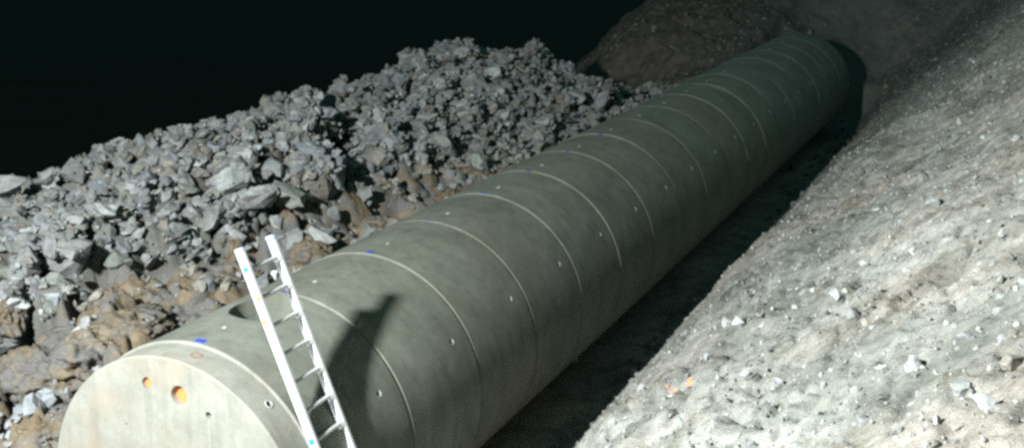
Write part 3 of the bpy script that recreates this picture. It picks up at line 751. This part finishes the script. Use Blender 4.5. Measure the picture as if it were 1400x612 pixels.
# ------------------------------------------------------------------ which stones show largest: count view rays
def world_verts(r, hi):
    V, F = KINDS_[r['kind']][1 if hi else 2]
    return (V * r['sc']) @ rotm(*r['rot']).T + np.array(r['loc']), F
VV, FF, owner = [], [], []; off = 0
for i, r in enumerate(rocks):
    V, F = world_verts(r, False); VV.append(V); FF.append(F + off); off += len(V); owner += [i] * len(F)
sx = (gx > -8) & (gx < 7); sy = (gy > -7) & (gy < 42)
gi = np.where(sx)[0][::2]; gj = np.where(sy)[0][::2]
TV = np.stack([GX[np.ix_(gi, gj)], GY[np.ix_(gi, gj)], GZ[np.ix_(gi, gj)]], -1).reshape(-1, 3)
ti = np.arange(len(gi) * len(gj)).reshape(len(gi), len(gj))
TQ = np.stack([ti[:-1, :-1], ti[1:, :-1], ti[1:, 1:], ti[:-1, 1:]], -1).reshape(-1, 4)
TT = np.concatenate([TQ[:, [0, 1, 2]], TQ[:, [0, 2, 3]]])
allV = np.concatenate(VV + [TV]); allF = np.concatenate(FF + [TT + off])
cyl = []; cv = []; n = 64
for yy in (CY, NSEG * SEG):
    for k in range(n): cv.append((R * math.sin(2 * math.pi * k / n), yy, R + R * math.cos(2 * math.pi * k / n)))
co = len(allV); allV = np.concatenate([allV, np.array(cv)])
cyl = [(co + k, co + (k + 1) % n, co + n + k) for k in range(n)] + [(co + (k + 1) % n, co + n + (k + 1) % n, co + n + k) for k in range(n)] + [(co, co + k, co + k + 1) for k in range(1, n - 1)]
allF = np.concatenate([allF, np.array(cyl)])
bvh = BVHTree.FromPolygons([tuple(v) for v in allV.tolist()], allF.tolist(), all_triangles=True)
count = np.zeros(len(rocks)); cx = np.zeros(len(rocks)); cyy = np.zeros(len(rocks)); no = len(owner)
for py in range(0, 612, 3):
    for px in range(0, 1400, 3):
        if py < 240 and px < 700 and py < 250 - px * .28: continue
        h = bvh.ray_cast(CAM, pray(px, py))
        if h[2] is not None and h[2] < no:
            k = owner[h[2]]; count[k] += 1; cx[k] += px; cyy[k] += py
for i, r in enumerate(rocks):
    r['n'] = count[i] + (1e4 if 'label' in r and count[i] > 0 else 0)
    r['px'] = (cx[i] / count[i], cyy[i] / count[i]) if count[i] else None
order = sorted(range(len(rocks)), key=lambda i: -rocks[i]['n'])
single = [rocks[i] for i in order[:292] if rocks[i]['n'] >= 3]
keep = set(id(r) for r in single)
rest = [r for r in rocks if id(r) not in keep]

# ------------------------------------------------------------------ single rocks
rock_data = []
for i, (kd, hi, lo) in enumerate(KINDS_):
    me = mesh_np('rock', hi[0], hi[1]); me.materials.append(M_rock); rock_data.append(me)
def zone_of(r):
    x, y = r['px']; wx, wy, wz = r['loc']
    if wx > 1.2: return 'bank', ('low' if y > 480 else 'halfway up' if y > 250 else 'high') + ' on the pale bank'
    if wy < 20 and heap_mask(np.array([wx]), np.array([wy]))[0]:
        crest = np.interp(x, [0, 100, 230, 300, 430, 520, 620, 700, 780, 880], [250, 245, 185, 165, 122, 105, 65, 68, 95, 140])
        foot = np.interp(x, [0, 150, 250, 330, 480, 600, 700, 800, 880], [420, 390, 340, 330, 300, 235, 215, 165, 145])
        f = (y - crest) / max(20, foot - crest)
        row = 'along the crest' if f < .2 else 'high' if f < .45 else 'halfway up' if f < .72 else 'low'
        colm = 'at the left edge' if x < 80 else 'left of the ladder' if x < 190 else 'beyond the ladder top' if x < 290 else 'above the ladder' if x < 400 else 'at the cleft' if x < 480 else 'right of the cleft' if x < 560 else 'left of the summit' if x < 640 else 'below the summit' if x < 720 else 'at its right end'
        return 'heap', ('%s on the heap %s' % (row, colm)) if row != 'along the crest' else 'on the heap crest ' + colm
    return 'soil', 'on brown earth ' + ('by the left edge' if x < 75 else 'left of the end cap' if x < 215 else 'between heap and manhole' if x < 420 else 'between heap and pipe')
buckets = {}
for r in single:
    if r['a'] > .19: sz = 'big'
    else: sz = 'small' if r['a'] < .085 else ''
    r['grp'], z = zone_of(r)
    if 'label' not in r:
        r['desc'] = ('%s %s %s' % (sz, r['tone'], {'flat slab': 'flat stone', 'angular block': 'angular stone', 'chunky block': 'chunky stone', 'wedge': 'wedge stone'}[KINDS_[r['kind']][0]])).strip()
        r['zone'] = z; buckets.setdefault((r['desc'], z), []).append(r)
ordn = ['first', 'second', 'third', 'fourth', 'fifth', 'sixth', 'seventh', 'eighth', 'ninth', 'tenth', 'eleventh', 'twelfth']
for (d, z), rs in buckets.items():
    rs.sort(key=lambda r: r['px'][0]); m = len(rs)
    for i, r in enumerate(rs):
        if m == 1: r['label'] = '%s %s' % (d, z)
        elif m == 2: r['label'] = '%s %s, %s one' % (d, z, ('left', 'right')[i])
        else: r['label'] = '%s %s, %s from left' % (d, z, ordn[min(i, 11)])
GN = {'heap': 'stones of the rubble heap', 'bank': 'stones lying on the bank', 'soil': 'stones lying on the brown earth'}
for r in single:
    o = bpy.data.objects.new('rock', rock_data[r['kind']]); COL.objects.link(o)
    o.location = r['loc']; o.rotation_euler = r['rot']; o.scale = r['sc']
    c = (0.52, 0.52, 0.52) if r.get('white') else TONES[r['tone']]
    o.color = (c[0] * r['gain'], c[1] * r['gain'], c[2] * r['gain'], 1)
    tag(o, r['label'], 'rock', GN[r['grp']])
# ------------------------------------------------------------------ the rest of the rubble and gravel
def merge(name, items, mat, hi=False):
    V_, F_, C_ = [], [], []; off = 0
    for r in items:
        V, F = world_verts(r, hi); V_.append(V); F_.append(F + off); off += len(V)
        c = np.array(TONES[r['tone']]) * r['gain']; C_.append(np.tile(np.append(c, 1), (len(V), 1)))
    me = mesh_np(name, np.concatenate(V_), np.concatenate(F_)); me.materials.append(mat)
    a = me.color_attributes.new('tone', 'FLOAT_COLOR', 'POINT'); a.data.foreach_set('color', np.concatenate(C_).astype(np.float32).ravel())
    return link(name, me)
left_rest = [r for r in rest if r['loc'][0] < 0]; right_rest = [r for r in rest if r['loc'][0] >= 0]
tag(merge('rubble', left_rest, M_rubble, True), 'mass of smaller broken grey stones forming the rubble heap', 'rubble', kind='stuff')
# fine gravel strewn over heap, bench, bank and the slope behind
grav = []
def strew(n, fx, fy, lo, sd, hi, tones, emb, hfun=None, cond=None):
    X_ = fx(n); Y_ = fy(n); A_ = np.clip(np.exp(rng.normal(math.log(lo), sd, n)), lo * .4, hi); H_ = height(X_, Y_)
    if cond is not None: msk = cond(X_, Y_)
    else: msk = np.ones(n, bool)
    for x, y, a, h, k in zip(X_, Y_, A_, H_, msk):
        if not k: continue
        if hfun: h = hfun(x, y, h)
        grav.append(dict(loc=(x, y, h + a * emb), rot=tuple(rng.uniform(0, 6.28, 3)), sc=np.array([a, a, a]), kind=int(rng.integers(30)), tone=str(rng.choice(tones)), gain=float(np.clip(rng.normal(1, .15), .6, 1.4)), a=a))
BT = ['pale grey', 'pale grey', 'chalk', 'grey', 'grey', 'brownish', 'mauve grey', 'greenish grey']
strew(13000, lambda n: rng.uniform(1.75, 6.3, n), lambda n: -4.6 + 14 * rng.random(n) ** 1.3, .009, .55, .04, BT, .1)
strew(700, lambda n: rng.uniform(1.22, 1.75, n), lambda n: rng.uniform(-2, 23, n), .022, .6, .09, ['grey', 'brownish', 'mauve grey'], .2)
strew(5500, lambda n: rng.uniform(1.75, 7.3, n), lambda n: rng.uniform(8, 30, n), .020, .4, .06, BT, .1)
def heap_h(x, y, h):
    i = int((x - X0) / gs); j = int((y - Y0) / gs)
    return HZ[i, j] - .02 if 0 <= i < len(hxs) and 0 <= j < len(hys) else h
strew(6000, lambda n: rng.uniform(-6.3, -1.2, n), lambda n: .8 + rng.random(n) * 17.6, .018, .5, .05, TN[:6], .1, heap_h, heap_mask)
strew(2600, lambda n: rng.uniform(-4.5, -1.25, n), lambda n: rng.uniform(-2, 10, n), .014, .5, .05, ['brownish', 'brownish', 'grey', 'mauve grey'], .1, None, lambda x, y: ~heap_mask(x, y))
strew(1800, lambda n: rng.uniform(-7.5, 3, n), lambda n: 18 + rng.random(n) * 16, .040, .5, .13, ['shale', 'shale', 'earth brown'], .0)
tag(merge('gravel', grav + right_rest, M_rubble), 'fine gravel and chips strewn over bank, heap and slopes', 'gravel', kind='stuff')

# ------------------------------------------------------------------ paint strokes on the bank, small white cup, orange mark
def stroke(name, p0, p1, w, mat, lab):
    a = px_on_ground(*p0); b = px_on_ground(*p1); n = 10; bm = bmesh.new(); rows = []
    d = (b - a).normalized(); s = Vector((-d.y, d.x, 0)).normalized()
    for k in range(n + 1):
        c = a.lerp(b, k / n); row = []
        for q in (-1, -.33, .33, 1):
            ww = w * (1 + .35 * math.sin(k * 2.3 + q)); x, y = c.x + s.x * q * ww, c.y + s.y * q * ww
            row.append(bm.verts.new((x, y, hz(x, y) + .006)))
        rows.append(row)
    for r0, r1 in zip(rows[:-1], rows[1:]):
        for i in range(3): bm.faces.new((r0[i], r0[i + 1], r1[i + 1], r1[i]))
    q = from_bm(name, bm, mat, ground); tag(q, lab); return q
stroke('paint_mark', (911, 534), (926, 536), .012, M_orangepaint, 'short level orange spray mark on the bank')
stroke('paint_mark', (943, 518), (942, 530), .014, M_orangepaint, 'short upright orange spray mark on the bank')
def lathe_z(prof_, n=16):
    bm = bmesh.new(); rg = [[bm.verts.new((r * math.cos(2 * math.pi * k / n), r * math.sin(2 * math.pi * k / n), z)) for k in range(n)] for r, z in prof_]
    for a in range(len(rg) - 1):
        for k in range(n): bm.faces.new((rg[a][k], rg[a][(k + 1) % n], rg[a + 1][(k + 1) % n], rg[a + 1][k]))
    bm.faces.new(rg[0][::-1]); bm.faces.new(rg[-1]); bmesh.ops.recalc_face_normals(bm, faces=bm.faces); return bm
q = px_on_ground(375, 381)
cup = from_bm('plastic_cup', lathe_z([(.026, 0), (.037, .085), (.040, .09), (.036, .088), (.025, .01)]), M_white, None, loc=(q.x, q.y, q.z - .01))
tag(cup, 'small white plastic cup standing on the brown earth behind the ladder', 'cup')
q = px_on_ground(5, 412)
chip = from_bm('plastic_scrap', disc_bm(.035, .02, 7, .3, 4), M_orange, None, loc=(q.x, q.y, q.z + .03)); chip.rotation_euler = (.5, .3, 0)
tag(chip, 'small orange plastic scrap among stones at the left edge', 'scrap')
print('rocks', len(rocks), 'single', len(single), 'gravel', len(grav), 'ground verts', nx * ny)
